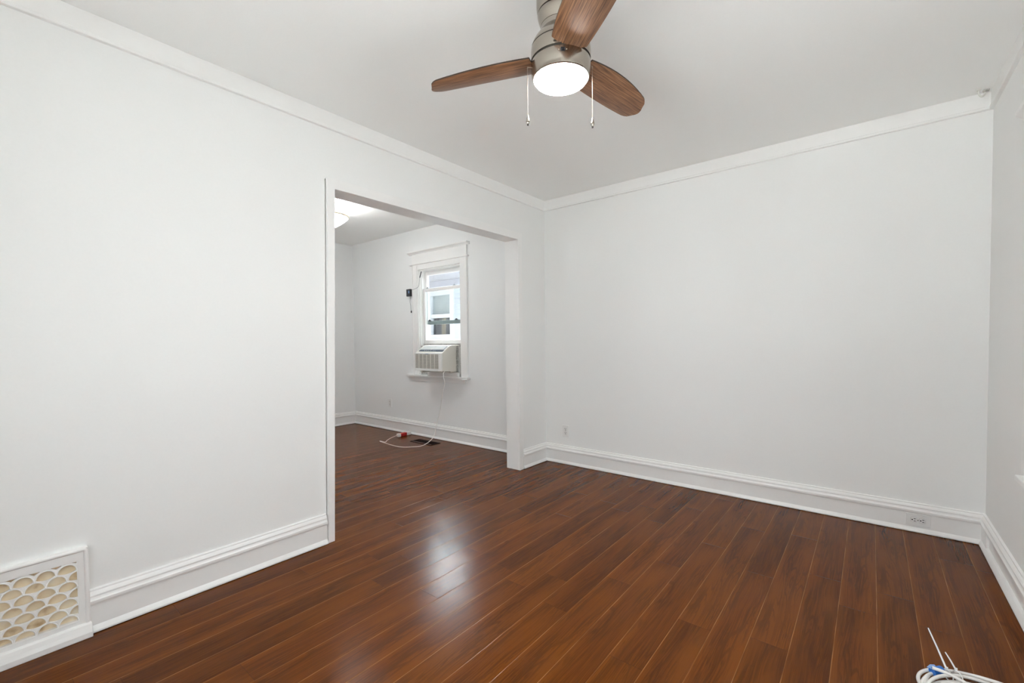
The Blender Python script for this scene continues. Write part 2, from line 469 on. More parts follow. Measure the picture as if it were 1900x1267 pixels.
def wall_with_holes(name, axis, p0, p1, u0, u1, z0, z1, holes, mat):
    """axis 0: plane x, u = y; axis 1: plane y, u = x. holes sorted by u: (ua, ub, za, zb)"""
    b = MB()
    def bx(ua, ub, za, zb):
        if ub - ua < 1e-5 or zb - za < 1e-5: return
        if axis == 0: b.box(p0, p1, ua, ub, za, zb)
        else: b.box(ua, ub, p0, p1, za, zb)
    c = u0
    for ua, ub, za, zb in sorted(holes):
        bx(c, ua, z0, z1); bx(ua, ub, z0, za); bx(ua, ub, zb, z1); c = ub
    bx(c, u1, z0, z1)
    return b.build(name, mat)

# window hole in the rear wall of the far room
HX0, HX1, HZ0, HZ1 = -1.952, -1.188, 0.775, 2.13
struct(wall_with_holes('wall_back', 1, 0.0, 0.15, -WT, W + 0.15, 0, H, [], M['wall']),
       'plain white rear wall of the near room', 'wall')
struct(wall_with_holes('wall_far_back', 1, 0.0, 0.15, XL - 0.15, -WT, 0, H2, [(HX0, HX1, HZ0, HZ1)], M['wall2']),
       'white wall of the far room that holds the window', 'wall')
struct(wall_with_holes('wall_right', 0, W, W + 0.15, YF - 0.15, 0, 0, H, [(a, b, RZ[0], RZ[1]) for a, b in RW], M['wall']),
       'white wall at the right edge beyond the corner', 'wall')
struct(wall_with_holes('wall_front', 1, YF - 0.15, YF, XL - 0.15, W, 0, H2, [(FW2[0], FW2[1], 0.62, 2.1), (FW[0], FW[1], 0.62, 2.1)], M['wall']),
       'white wall behind the photographer', 'wall')
struct(wall_with_holes('wall_far_left', 0, XL - 0.15, XL, YF, 0, 0, H2, [], M['wall2']),
       'far side wall of the far room seen at the left of the opening', 'wall')

# ------------------------------------------------------------------ opening trim
t = MB()
t.prism([(-2.345, 0), (-2.3055, 2.207), (-0.400, 2.207), (-0.400, 0), (-0.4565, 0), (-0.4565, 2.1438), (-2.257, 2.1438), (-2.305, 0)], 0, 0.0, 0.02)
t.prism([(-2.333, 0), (-2.284, 2.163), (-0.439, 2.163), (-0.439, 0), (-0.4565, 0), (-0.4565, 2.1438), (-2.257, 2.1438), (-2.305, 0)], 0, -WT - 0.004, 0.0)
t.prism([(-2.400, 0), (-2.370, 2.207), (-0.400, 2.207), (-0.400, 0), (-0.4565, 0), (-0.4565, 2.1438), (-2.257, 2.1438), (-2.305, 0)], 0, -WT - 0.02, -WT)
t.prism([(-2.362, 0), (-2.323, 2.197), (-2.296, 2.197), (-2.336, 0)], 0, -0.06, -0.009)
struct(t.build('trim_1', M['trim'], bevel=0.002), 'flat white casing around the wide opening', 'trim')

# baseboards
BB = [(0, 0.003), (0.030, 0.003), (0.031, 0.006), (0.0305, 0.011), (0.024, 0.022), (0.018, 0.030), (0.018, 0.118), (0.0245, 0.121), (0.0265, 0.128), (0.0265, 0.137),
      (0.022, 0.143), (0.0195, 0.150), (0.0205, 0.158), (0.016, 0.166), (0.010, 0.172), (0.010, 0.178), (0.0, 0.182)]
# right wall: deep overhanging cap above a flat board that steps back
BBR = [(0, 0.003), (0.030, 0.003), (0.031, 0.006), (0.0305, 0.011), (0.024, 0.022), (0.018, 0.030), (0.006, 0.034), (0.006, 0.118), (0.0260, 0.1185), (0.0265, 0.128), (0.0265, 0.137),
       (0.022, 0.143), (0.0195, 0.150), (0.0205, 0.158), (0.016, 0.166), (0.010, 0.172), (0.010, 0.178), (0.0, 0.182)]
def base(name, runs, label, prof=BB):
    b = MB()
    for r in runs: b.sweep(r[5] if len(r) > 5 else prof, *r[:5])
    o = b.build(name, M['trim']); o.data.materials
    return struct(o, label, 'baseboard')
base('baseboard_left', [((0, -3.402, 0), (0, -2.352, 0), (1, 0, 0), 0, 0)], 'moulded white baseboard between the wall register and the opening')
base('baseboard_left', [((0, -0.396, 0), (0, 0, 0), (1, 0, 0), 0, -1)], 'short white baseboard on the wall stub right of the opening')
base('baseboard_left', [((0, YF, 0), (0, -3.915, 0), (1, 0, 0), 1, 0)], 'white baseboard on the left wall out behind the register')
base('baseboard_back', [((0, 0, 0), (W, 0, 0), (0, -1, 0), 1, -1)], 'long moulded white baseboard under the plain rear wall')
base('baseboard_right', [((W, 0, 0), (W, -0.155, 0), (-1, 0, 0), 1, 0), ((W, -0.155, 0), (W, YF, 0), (-1, 0, 0), 0, -1, BBR)], 'white baseboard with an overhanging cap along the right wall')
base('baseboard_far_back', [((XL, 0, 0), (-WT, 0, 0), (0, -1, 0), 1, 0)], 'moulded white baseboard under the window of the far room')
base('baseboard_far_left', [((XL, 0, 0), (XL, YF, 0), (1, 0, 0), 1, -1)], 'white baseboard on the side wall of the far room')
base('baseboard_front', [((0, YF, 0), (W, YF, 0), (0, 1, 0), 1, -1)], 'white baseboard behind the photographer')

# picture rail style crown boards of the near room
CR = [(0, H - 0.102), (0.018, H - 0.102), (0.0205, H - 0.098), (0.0205, H - 0.090), (0.0185, H - 0.087), (0.013, H - 0.084), (0.013, H - 0.001), (0, H - 0.001)]
def crown(name, p0, p1, n, m0, m1, label):
    return struct(MB().sweep(CR, p0, p1, n, m0, m1).build(name, M['trim']), label, 'trim')
crown('trim_2', (0, YF, 0), (0, 0, 0), (1, 0, 0), 1, -1, 'flat white crown board along the top of the left wall')
crown('trim_3', (0, 0, 0), (W, 0, 0), (0, -1, 0), 1, -1, 'flat white crown board along the top of the rear wall')
crown('trim_4', (W, 0, 0), (W, YF, 0), (-1, 0, 0), 1, -1, 'flat white crown board along the top of the right wall')
crown('trim_5', (W, YF, 0), (0, YF, 0), (0, 1, 0), 1, -1, 'flat white crown board behind the photographer')

# ------------------------------------------------------------------ far room window
win = thing('window_1', (-1.57, 0, HZ0), 'white double-hung window with tall header board in the far room', 'window', kind='structure')
M_T = M['trim']
for x0, x1 in ((-2.061, -1.946), (-1.192, -1.078)):
    b = MB().box(x0, x1, -0.018, 0, 0.79, 2.195)
    xo = x0 if x0 < -1.5 else x1 - 0.012
    b.box(xo, xo + 0.012, -0.024, -0.016, 0.79, 2.195)
    if x0 < -1.5: b.box(x1 - 0.035, x1 - 0.022, -0.022, -0.016, 0.79, 2.17)
    b.build('casing', M_T, win, bevel=0.002)
b = MB().box(-2.061, -1.078, -0.02, 0, 2.20, 2.325)
b.box(-1.946, -1.192, -0.018, 0, 2.125, 2.195)
b.box(-2.10, -1.055, -0.032, 0, 2.192, 2.206)
b.prism([(0, 2.325), (-0.024, 2.325), (-0.030, 2.337), (-0.052, 2.348), (-0.056, 2.360), (0, 2.360)], 0, -2.125, -1.042)
b.build('header', M_T, win, bevel=0.0015)
MB().box(-2.165, -1.054, -0.055, 0.05, 0.764, 0.790).build('stool', M_T, win, bevel=0.004)
b = MB().box(-2.105, -1.125, -0.018, 0, 0.712, 0.764); b.box(-2.115, -1.115, -0.028, 0, 0.744, 0.764)
b.build('apron', M_T, win, bevel=0.002)
b = MB()
b.box(HX0, HX0 + 0.02, 0, 0.15, HZ0, HZ1); b.box(HX1 - 0.02, HX1, 0, 0.15, HZ0, HZ1)
b.box(HX0, HX1, 0, 0.15, HZ1 - 0.02, HZ1); b.box(HX0, HX1, 0.05, 0.15, HZ0, HZ0 + 0.018)
b.box(HX0 + 0.02, HX0 + 0.032, 0.022, 0.04, HZ0, HZ1); b.box(HX1 - 0.032, HX1 - 0.02, 0.022, 0.04, HZ0, HZ1)
b.build('window_frame', M_T, win, bevel=0.0015)
def sash(name, y0, y1, z0, z1, top, bot, st, gm):
    x0, x1 = HX0 + 0.021, HX1 - 0.021
    b = MB()
    b.box(x0, x0 + st, y0, y1, z0, z1); b.box(x1 - st, x1, y0, y1, z0, z1)
    b.box(x0 + st, x1 - st, y0, y1, z1 - top, z1)
    if name == 'lower_sash': b.box(x0 + st, x1 - st, y0, y1, z0, z0 + bot)
    o = b.build(name, M_T, win, bevel=0.003)
    if name == 'upper_sash':
        MB().box(x0 + st, x1 - st, y0, y1, z0, z0 + bot).build('bottom_rail', M['dark_rail'], o, bevel=0.003)['label'] = 'bottom rail painted grey-green for its shade'
    yc = (y0 + y1) / 2
    MB().box(x0 + st - 0.004, x1 - st + 0.004, yc - 0.002, yc + 0.002, z0 + bot - 0.004, z1 - top + 0.004).build('glass_pane', gm, o)
    return o
up = sash('upper_sash', 0.088, 0.118, 1.428, 2.108, 0.050, 0.045, 0.042, M['glassc'])
lo = sash('lower_sash', 0.045, 0.076, 1.180, 1.885, 0.040, 0.050, 0.045, M['glass'])
for o, zz, yy in ((lo, 1.885, 0.06), (up, 1.473, 0.084)):
    for xx in (-1.85, -1.36):
        b = MB().box(xx - 0.022, xx + 0.022, yy - 0.010, yy + 0.010, zz, zz + 0.008)
        b.box(xx - 0.008, xx + 0.012, yy - 0.007, yy + 0.004, zz + 0.008, zz + 0.018)
        b.build('sash_latch', M['black'] if o is up else M['dark_rail'], o)
# filler strip above the air conditioner
MB().box(HX0 + 0.02, HX1 - 0.02, 0.035, 0.055, 1.155, 1.185).build('filler_strip', M['foam'], win)

# ------------------------------------------------------------------ right hand windows, added front and far room windows
def simple_window(name, axis, plane, nsign, holes, z0, z1, label, cap_u, stool_u, shades=()):
    """axis 0: plane x; nsign: direction (along axis) pointing into the room"""
    r = thing(name, ((plane, (holes[0][0] + holes[-1][1]) / 2, z0) if axis == 0 else ((holes[0][0] + holes[-1][1]) / 2, plane, z0)), label, 'window', kind='structure')
    def bx(b, ua, ub, d0, d1, za, zb):
        a0, a1 = sorted((plane + nsign * d0, plane + nsign * d1))
        if axis == 0: b.box(a0, a1, ua, ub, za, zb)
        else: b.box(ua, ub, a0, a1, za, zb)
    us = sorted(holes)
    u0, u1 = us[0][0], us[-1][1]
    edges = [u0 - 0.105] + [e for h in us for e in h] + [u1 + 0.105]
    for i in range(0, len(edges), 2):
        b = MB(); bx(b, edges[i], edges[i + 1], 0, 0.018, z0, z1 + 0.06); b.build('casing', M_T, r, bevel=0.002)
    b = MB(); bx(b, u0 - 0.105, u1 + 0.105, 0, 0.02, z1 + 0.055, z1 + 0.125)
    bx(b, u0 - 0.105, u1 + 0.105, 0, 0.028, z1 + 0.045, z1 + 0.058)
    pr = [(0, z1 + 0.12), (0.022, z1 + 0.12), (0.028, z1 + 0.132), (0.048, z1 + 0.148), (0.050, z1 + 0.162), (0, z1 + 0.162)]
    b.prism([((plane + nsign * d), z) if axis == 0 else ((plane + nsign * d), z) for d, z in pr], 1 if axis == 0 else 0, cap_u[0], cap_u[1])
    b.build('header', M_T, r, bevel=0.0015)
    b = MB(); bx(b, stool_u[0], stool_u[1], -0.05, 0.045, z0 - 0.024, z0 + 0.002); b.build('stool', M_T, r, bevel=0.004)
    b = MB(); bx(b, stool_u[0] + 0.06, stool_u[1] - 0.06, 0, 0.018, z0 - 0.085, z0 - 0.024); b.build('apron', M_T, r, bevel=0.002)
    zm = (z0 + z1) / 2
    for ua, ub in us:
        for nm, d0, za, zb in (('upper_sash', -0.115, zm - 0.02, z1), ('lower_sash', -0.08, z0, zm + 0.02)):
            b = MB()
            bx(b, ua, ua + 0.045, d0, d0 + 0.03, za, zb); bx(b, ub - 0.045, ub, d0, d0 + 0.03, za, zb)
            bx(b, ua, ub, d0, d0 + 0.03, zb - 0.04, zb); bx(b, ua, ub, d0, d0 + 0.03, za, za + 0.045)
            o = b.build(nm, M_T, r)
            b = MB(); bx(b, ua + 0.04, ub - 0.04, d0 + 0.012, d0 + 0.016, za + 0.04, zb - 0.035); b.build('glass_pane', M['glassc'], o)
    for ua, ub in shades:  # unseen shades added to cut light from the outer right windows
        b = MB(); bx(b, ua + 0.004, ub - 0.004, -0.070, -0.067, z0 + 0.03, z1 - 0.03)
        b.tube([(plane + nsign * -0.055, ua + 0.004, z1 - 0.03), (plane + nsign * -0.055, ub - 0.004, z1 - 0.03)], 0.018, 12)
        b.build('blocking_shade', M['plastic'], r)
    return r
simple_window('window_2', 0, W, -1, [RW[2], RW[1], RW[0]], RZ[0], RZ[1], 'white triple window at the right edge, only header and sill tips in view', (-3.56, -0.80), (-3.46, -0.90), (RW[0], RW[2]))
simple_window('fill_window_front', 1, YF, 1, [FW], 0.62, 2.1, 'unseen white window added behind the camera to light the room', (FW[0] - 0.17, FW[1] + 0.17), (FW[0] - 0.14, FW[1] + 0.14))  # unseen window, placed and sized to fill light from behind the camera
simple_window('fill_window_far', 1, YF, 1, [FW2], 0.62, 2.1, 'unseen white window added to light the far room', (FW2[0] - 0.17, FW2[1] + 0.17), (FW2[0] - 0.14, FW2[1] + 0.14))  # unseen window added for soft light on the far room's back wall

# ------------------------------------------------------------------ ceiling fan
FX, FY = 1.5857, -2.176
fan = thing('ceiling_fan', (FX, FY, H), 'brushed nickel ceiling fan with three walnut blades and a lit globe', 'ceiling fan')
c0 = (FX, FY, 0)
NI = M['nickel']
MB().lathe([(0, H - 0.001), (0.0935, H - 0.001), (0.095, H - 0.008), (0.095, 2.538), (0.0935, 2.526), (0.0895, 2.5150), (0.0, 2.5150)], c0, 64).build('canopy', NI, fan, True, autos=35)
MB().lathe([(0, 2.515), (0.086, 2.515), (0.086, 2.5085), (0, 2.5085)], c0, 64).build('groove_ring', M['groove'], fan)
MB().lathe([(0, 2.5085), (0.0905, 2.5085), (0.0910, 2.505), (0.087, 2.488), (0.0815, 2.472), (0.0795, 2.462), (0, 2.462)], c0, 64).build('downrod_collar', NI, fan, True, autos=35)
MB().lathe([(0, 2.462), (0.0785, 2.462), (0.0785, 2.4605), (0, 2.4605)], c0, 64).build('groove_ring', M['groove'], fan)
MB().lathe([(0, 2.4605), (0.0792, 2.4605), (0.0785, 2.452), (0.0790, 2.444), (0.083, 2.436), (0.093, 2.4245), (0.103, 2.411), (0.111, 2.397), (0.1155, 2.3860), (0.1160, 2.3820), (0, 2.3820)], c0, 64).build('motor_housing', NI, fan, True, autos=35)
MB().lathe([(0, 2.3820), (0.1140, 2.3820), (0.1140, 2.3772), (0, 2.3772)], c0, 64).build('groove_ring', M['groove'], fan)
MB().lathe([(0, 2.3772), (0.1170, 2.3772), (0.1185, 2.362), (0.1190, 2.346), (0.1188, 2.3265), (0, 2.3265)], c0, 64).build('motor_band', NI, fan, True, autos=35)
MB().lathe([(0, 2.3265), (0.1145, 2.3265), (0.1145, 2.3195), (0, 2.3195)], c0, 64).build('groove_ring', M['groove'], fan)
MB().lathe([(0, 2.3195), (0.1172, 2.3195), (0.1187, 2.3165), (0.1185, 2.290), (0.1165, 2.272), (0.1130, 2.259), (0.1090, 2.2565), (0.1075, 2.2620), (0, 2.2620)], c0, 64).build('light_fitter', NI, fan, True, autos=35)
MB().lathe([(0, 2.2625), (0.1070, 2.2625), (0.1066, 2.2550), (0.1010, 2.2470), (0.086, 2.2400), (0.060, 2.2340), (0.030, 2.2318), (0, 2.2312)], c0, 64).build('light_globe', M['globe'], fan, True)['label'] = 'lit white glass globe'
# reverse switch on the fitter, turned towards the camera
d = Vector((2.56393 - FX, -3.71896 - FY, 0)).normalized()
a0 = math.atan2(d.y, d.x) + math.radians(4)
sw = MB().box(-0.001, 0.0030, -0.0085, 0.0085, -0.0055, 0.0055); sw.box(0, 0.0055, -0.004, 0.003, -0.003, 0.003)
sw.xf(Matrix.Translation((FX, FY, 2.301)) @ Matrix.Rotation(a0, 4, 'Z') @ Matrix.Translation((0.1185, 0, 0)))
s_o = sw.build('reverse_switch', M['black'], fan)
for sgn in (-1, 1):
    q = MB().lathe([(0, 0.002), (0.0022, 0.001), (0.0022, -0.001), (0, -0.001)], (0, 0, 0), 10)
    q.xf(Matrix.Translation((FX, FY, 2.301)) @ Matrix.Rotation(a0, 4, 'Z') @ Matrix.Translation((0.1188, sgn * 0.0145, 0)) @ Matrix.Rotation(math.pi / 2, 4, 'Y'))
    q.build('switch_screw', NI, s_o)

# blades
def blade_z(u, w_): return 2.3212 + w_ * (-0.1899 - 0.2377 * (u - 0.3)) - 0.005 * (u - 0.3) + 2.8466 * w_ * w_
def blade_mesh():
    bm = bmesh.new()
    U0, U1 = 0.112, 0.562
    nu, nw = 44, 14
    top, bot = [], []
    for i in range(nu + 1):
        u = U0 + (U1 - U0) * i / nu
        a = 0.0548 + 0.1381 * u - 0.2121 * u * u
        b = 0.0515 + 0.2109 * u - 0.375 * u * u
        # rounded tip
        e = (U1 - u)
        k = 1.0
        if e < 0.045: k = math.sqrt(max(0.0, 1 - ((0.045 - e) / 0.045) ** 2)) * 0.55 + 0.45
        ra, rb = [], []
        for j in range(nw + 1):
            f = j / nw
            w_ = -b * k + (a + b) * k * f
            uu = u
            # rounded root end
            if i == 0: uu = u - 0.006 * (1 - (2 * f - 1) ** 2)
            if i == nu: uu = u + 0.012 * (1 - (2 * f - 1) ** 2)
            z = blade_z(uu, w_)
            ra.append(bm.verts.new((uu, w_, z + 0.003))); rb.append(bm.verts.new((uu, w_, z - 0.003)))
        top.append(ra); bot.append(rb)
    for i in range(nu):
        for j in range(nw):
            bm.faces.new((top[i][j], top[i + 1][j], top[i + 1][j + 1], top[i][j + 1]))
            bm.faces.new((bot[i][j], bot[i][j + 1], bot[i + 1][j + 1], bot[i + 1][j]))
        for j in (0, nw):
            f = bm.faces.new((top[i][j], bot[i][j], bot[i + 1][j], top[i + 1][j])); f.material_index = 1
    for i in (0, nu):
        for j in range(nw):
            f = bm.faces.new((top[i][j], top[i][j + 1], bot[i][j + 1], bot[i][j])); f.material_index = 1
    bmesh.ops.recalc_face_normals(bm, faces=bm.faces[:])
    me = bpy.data.meshes.new('blade'); bm.to_mesh(me); bm.free()
    me.materials.append(M['blade']); me.materials.append(M['bladeedge'])
    for f in me.polygons: f.use_smooth = True
    me.set_sharp_from_angle(angle=math.radians(40))
    return me
bme = blade_mesh()
for k, ang in enumerate((-159.8, -39.8, 81.4)):
    bo = bpy.data.objects.new('blade', bme); COL.objects.link(bo)
    bo.parent = fan
    bo.location = (0, 0, -H); bo.rotation_euler = (0, 0, math.radians(ang))
    arm = MB().box(0.095, 0.128, -0.020, 0.020, 2.3235, 2.3295).xf(Matrix.Translation((FX, FY, 0)) @ Matrix.Rotation(math.radians(ang), 4, 'Z'))
    arm.build('blade_bracket', M['groove'], fan)
# pull chains
R2 = Vector((0.77887, 0.62711, 0)); D2 = Vector((-0.6271, 0.7784, 0))
for off, z1_, nm in ((-0.133, 2.082, 'left'), (0.1262, 2.070, 'right')):
    p = Vector((FX, FY, 0)) + R2 * off
    b = MB()
    px_ = Vector((FX, FY, 0)) + R2 * (math.copysign(0.117, off))
    b.tube([px_ + Vector((0, 0, 2.305)), p + Vector((0, 0, 2.3065)), p + Vector((0, 0, 2.300))], 0.0028, 8)
    z = 2.298
    while z > z1_ + 0.034:
        b.lathe([(0, 0.0014), (0.0010, 0.0008), (0.0013, 0), (0.0010, -0.0008), (0, -0.0014)], (p.x, p.y, z), 6)
        z -= 0.0036
    b.tube([p + Vector((0, 0, 2.300)), p + Vector((0, 0, z1_ + 0.03))], 0.0006, 6)
    ch = b.build('pull_chain', metal('bead_chain_brass', (0.40, 0.31, 0.25), 0.5) if off < 0 else bpy.data.materials['bead_chain_brass'], fan, True)
    kb = MB().lathe([(0, 0.036), (0.002, 0.035), (0.0042, 0.026), (0.0070, 0.014), (0.0074, 0.008), (0.0055, 0.002), (0.0045, 0.0), (0, 0.0)], (p.x, p.y, z1_), 20)
    kb.build('pull_knob', NI, ch, True)
    MB().lathe([(0, 0.0005), (0.0040, 0.0), (0.0036, -0.005), (0, -0.005)], (p.x, p.y, z1_), 12).build('knob_tip', M['groove'], ch, True)

# ------------------------------------------------------------------ far room ceiling light
lx_, ly_ = -1.772, -1.300
cl = thing('ceiling_light', (lx_, ly_, H2), 'lit alabaster bowl ceiling light, half hidden by the left edge of the opening', 'ceiling light')
c1 = (lx_, ly_, 0)
MB().lathe([(0, H2 - 0.001), (0.075, H2 - 0.001), (0.078, H2 - 0.012), (0.06, H2 - 0.03), (0.012, H2 - 0.036), (0.012, 2.49), (0, 2.49)], c1, 40).build('ceiling_pan', M['plastic'], cl, True, autos=40)
MB().lathe([(0.183, 2.508), (0.192, 2.511), (0.196, 2.504), (0.193, 2.496), (0.184, 2.4935), (0.181, 2.500), (0.183, 2.508)], c1, 64).build('bowl_rim', M['bowlrim'], cl, True)
MB().lathe([(0.176, 2.505), (0.184, 2.4945), (0.176, 2.484), (0.150, 2.460), (0.115, 2.432), (0.075, 2.405), (0.035, 2.390), (0.0, 2.386), (0.0, 2.391), (0.034, 2.395), (0.072, 2.410), (0.112, 2.437), (0.147, 2.465), (0.176, 2.505)], c1, 64).build('glass_bowl', M['bowl'], cl, True)
MB().lathe([(0, 2.392), (0.010, 2.388), (0.012, 2.380), (0.006, 2.370), (0, 2.366)], c1, 20).build('finial', M['nickel'], cl, True)

pl = bpy.data.lights.new('bowl_bulbs', 'POINT'); pl.energy = 2.0; pl.shadow_soft_size = 0.06; pl.color = (0.97, 0.985, 1.0)
plo = bpy.data.objects.new('bowl_bulbs', pl); COL.objects.link(plo); plo.location = (lx_, ly_, 2.54)
# ------------------------------------------------------------------ window air conditioner
AX0, AX1, AYF = -1.752, -1.272, -0.25
ac = thing('window_air_conditioner', ((AX0 + AX1) / 2, -0.1, 0.79), 'ivory window air conditioner sitting on the sill of the far room window', 'air conditioner')
b = MB().prism([(AYF + 0.012, 0.868), (AYF + 0.012, 1.072), (AYF + 0.030, 1.088), (-0.115, 1.158), (-0.085, 1.166), (0.32, 1.166), (0.32, 0.850), (-0.10, 0.850), (-0.12, 0.862)], 0, AX0, AX1)
b.build('body', M['ac'], ac, bevel=0.004)
# front grille: frame with a recessed dark back and fine slats
gx0, gx1, gz0, gz1 = AX0 + 0.012, AX1 - 0.052, 0.892, 1.062
b = MB().box(AX0, gx0, AYF, AYF + 0.02, 0.866, 1.078); b.box(gx1, AX1, AYF, AYF + 0.02, 0.866, 1.078)
b.box(gx0, gx1, AYF, AYF + 0.02, 0.866, gz0); b.box(gx0, gx1, AYF, AYF + 0.02, gz1, 1.078)
g = b.build('front_grille', M['acw'], ac, bevel=0.003)
MB().box(gx0, gx1, AYF + 0.009, AYF + 0.0118, gz0, gz1).build('filter_back', M['acdark'], g)
b = MB()
ns = 17
for i in range(ns):
    z = gz0 + (gz1 - gz0) * (i + 0.5) / ns
    b.box(gx0, gx1, AYF + 0.001, AYF + 0.008, z - 0.0026, z + 0.0026)
for i in range(1, 6):
    x = gx0 + (gx1 - gx0) * i / 6
    b.box(x - 0.003, x + 0.003, AYF, AYF + 0.0085, gz0, gz1)
b.build('slats', M['ac'], g)
MB().box(AX0 + 0.205, AX0 + 0.255, AYF - 0.001, AYF, 1.060, 1.068).build('badge', M['louver'], g)
# sloping top: control strip and discharge louvres, built on the slope plane
p0 = Vector((0, AYF + 0.030, 1.088)); p1 = Vector((0, -0.115, 1.158))
sl = (p1 - p0).normalized(); nn = Vector((0, -sl.z, sl.y)); Ls = (p1 - p0).length
def slope_box(b, x0, x1, s0, s1, h0, h1):
    vs = []
    for x in (x0, x1):
        for s_ in (s0, s1):
            for h in (h0, h1):
                q = p0 + sl * s_ + nn * h; vs.append(b.bm.verts.new((x, q.y, q.z)))
    for f in ((0, 1, 3, 2), (4, 6, 7, 5), (0, 4, 5, 1), (2, 3, 7, 6), (0, 2, 6, 4), (1, 5, 7, 3)): b.bm.faces.new([vs[i] for i in f])
b = MB(); slope_box(b, AX0 + 0.035, AX1 - 0.018, 0.010, 0.040, 0.0005, 0.003)
cp = b.build('control_panel', M['panel'], ac); cp['label'] = 'slate blue control strip with small white buttons'
for i, xx in enumerate((0.13, 0.165, 0.20, 0.235, 0.285, 0.315)):
    b = MB(); slope_box(b, AX0 + xx, AX0 + xx + (0.018 if i < 5 else 0.012), 0.021, 0.026, 0.003, 0.0042); b.build('button', M['acw'], cp)
b = MB(); slope_box(b, AX0 + 0.035, AX1 - 0.030, 0.048, Ls - 0.004, 0.0005, 0.0022)
lv = b.build('outlet_recess', M['louver'], ac)
b = MB()
for grp in range(2):
    for i in range(9):
        xa = AX0 + 0.040 + grp * 0.205 + i * 0.0225
        vs = []
        for x, s_ in ((xa, 0.048), (xa + 0.009, 0.048), (xa + 0.021, Ls - 0.004), (xa + 0.012, Ls - 0.004)):
            for h in (0.0022, 0.008):
                q = p0 + sl * s_ + nn * h; vs.append(b.bm.verts.new((x, q.y, q.z)))
        for f in ((0, 2, 4, 6), (1, 7, 5, 3), (0, 1, 3, 2), (2, 3, 5, 4), (4, 5, 7, 6), (6, 7, 1, 0)): b.bm.faces.new([vs[i] for i in f])
slope_box(b, AX0 + 0.228, AX0 + 0.240, 0.044, Ls, 0.0022, 0.009)
b.build('louvre_blades', M['acw'], lv)
# accordion side panels, mounting rail, feet
for x0, x1 in ((AX1 + 0.002, HX1 - 0.021), (HX0 + 0.021, AX0 - 0.002)):
    b = MB().box(x0, x1, 0.020, 0.024, 0.789, 1.156)
    for i in range(5):
        xx = x0 + (x1 - x0) * (i + 0.5) / 5
        b.box(xx - 0.004, xx + 0.004, 0.012, 0.022, 0.82, 1.145)
    sp = b.build('side_panel', M['acw'], ac)
    b = MB().box(x0, x1, 0.004, 0.019, 1.146, 1.158); b.box(x0, x1, 0.004, 0.019, 0.806, 0.822)
    xe = x1 if x0 > -1.5 else x0
    b.box(min(xe, xe - 0.010), max(xe, xe - 0.010), 0.004, 0.019, 0.806, 1.158)
    b.build('foam_edge', M['foam'], sp)
    xe = AX1 + 0.004 if x0 > -1.5 else AX0 - 0.004
    b = MB()
    for i in range(16):
        zz = 0.845 + i * 0.0195
        b.box(xe - 0.006, xe + 0.009 + random.uniform(-0.004, 0.004), -0.012 + random.uniform(-0.006, 0.004), 0.010, zz, zz + 0.012 + random.uniform(-0.003, 0.004))
    b.build('foam_seal', M['foam'], sp)
MB().box(AX0 - 0.006, AX1 + 0.050, -0.045, 0.05, 0.7905, 0.838).build('sill_rail', M['acw'], ac, bevel=0.003)
b = MB().box(AX0 + 0.02, AX0 + 0.045, -0.17, -0.04, 0.838, 0.862); b.box(AX1 - 0.045, AX1 - 0.02, -0.10, -0.04, 0.838, 0.851)
b.box(AX0 + 0.03, AX1 - 0.02, -0.045, 0.05, 0.838, 0.851)
b.build('support_foot', M['ac'], ac)
# power cord down to the floor
cord_pts = [(-1.262, -0.205, 0.866), (-1.252, -0.240, 0.850), (-1.238, -0.250, 0.802), (-1.221, -0.250, 0.741), (-1.240, -0.250, 0.680), (-1.260, -0.250, 0.615), (-1.280, -0.250, 0.521),
            (-1.310, -0.252, 0.393), (-1.337, -0.262, 0.296), (-1.330, -0.300, 0.205), (-1.325, -0.342, 0.120), (-1.351, -0.406, 0.062), (-1.400, -0.463, 0.030), (-1.498, -0.500, 0.014), (-1.568, -0.526, 0.006),
            (-1.639, -0.562, 0.0055), (-1.697, -0.631, 0.030), (-1.718, -0.717, 0.070), (-1.744, -0.755, 0.089), (-1.752, -0.752, 0.093), (-1.728, -0.705, 0.076), (-1.850, -0.590, 0.060), (-1.985, -0.440, 0.042), (-2.108, -0.262, 0.026), (-2.122, -0.225, 0.022)]
pc = MB().tube(catmull(cord_pts, 6), 0.0042, 8).build('power_cord', M['cord'], ac, True)
q0, q1 = Vector((-2.120, -0.236, 0.022)), Vector((-2.112, 0.0, 0.022))
pd = Vector((-0.010, 0.21, 0)).normalized(); side = Vector((pd.y, -pd.x, 0))
def plug_seg(name, a, b_, hw, hh, mat, zc=0.022, taper=1.0):
    v = MB()
    s0 = q0 + pd * a; s1 = q0 + pd * b_
    ring = []
    for s_, k in ((s0, 1.0), (s1, taper)):
        for sx_, sz in ((-1, -1), (1, -1), (1, 1), (-1, 1)):
            r_ = s_ + side * (sx_ * hw * k); ring.append(v.bm.verts.new((r_.x, r_.y, zc + sz * hh * k)))
    for f in ((0, 1, 2, 3), (4, 7, 6, 5), (0, 4, 5, 1), (1, 5, 6, 2), (2, 6, 7, 3), (3, 7, 4, 0)): v.bm.faces.new([ring[i] for i in f])
    return v.build(name, mat, pc, bevel=0.005, seg=3)
plug_seg('strain_relief', -0.006, 0.034, 0.024, 0.0195, M['plastic'])
plug_seg('plug_body', 0.032, 0.128, 0.026, 0.0195, M['red'])['label'] = 'red plug body'
plug_seg('plug_cover', 0.124, 0.192, 0.030, 0.0205, M['plastic'])['label'] = 'white prong cover'

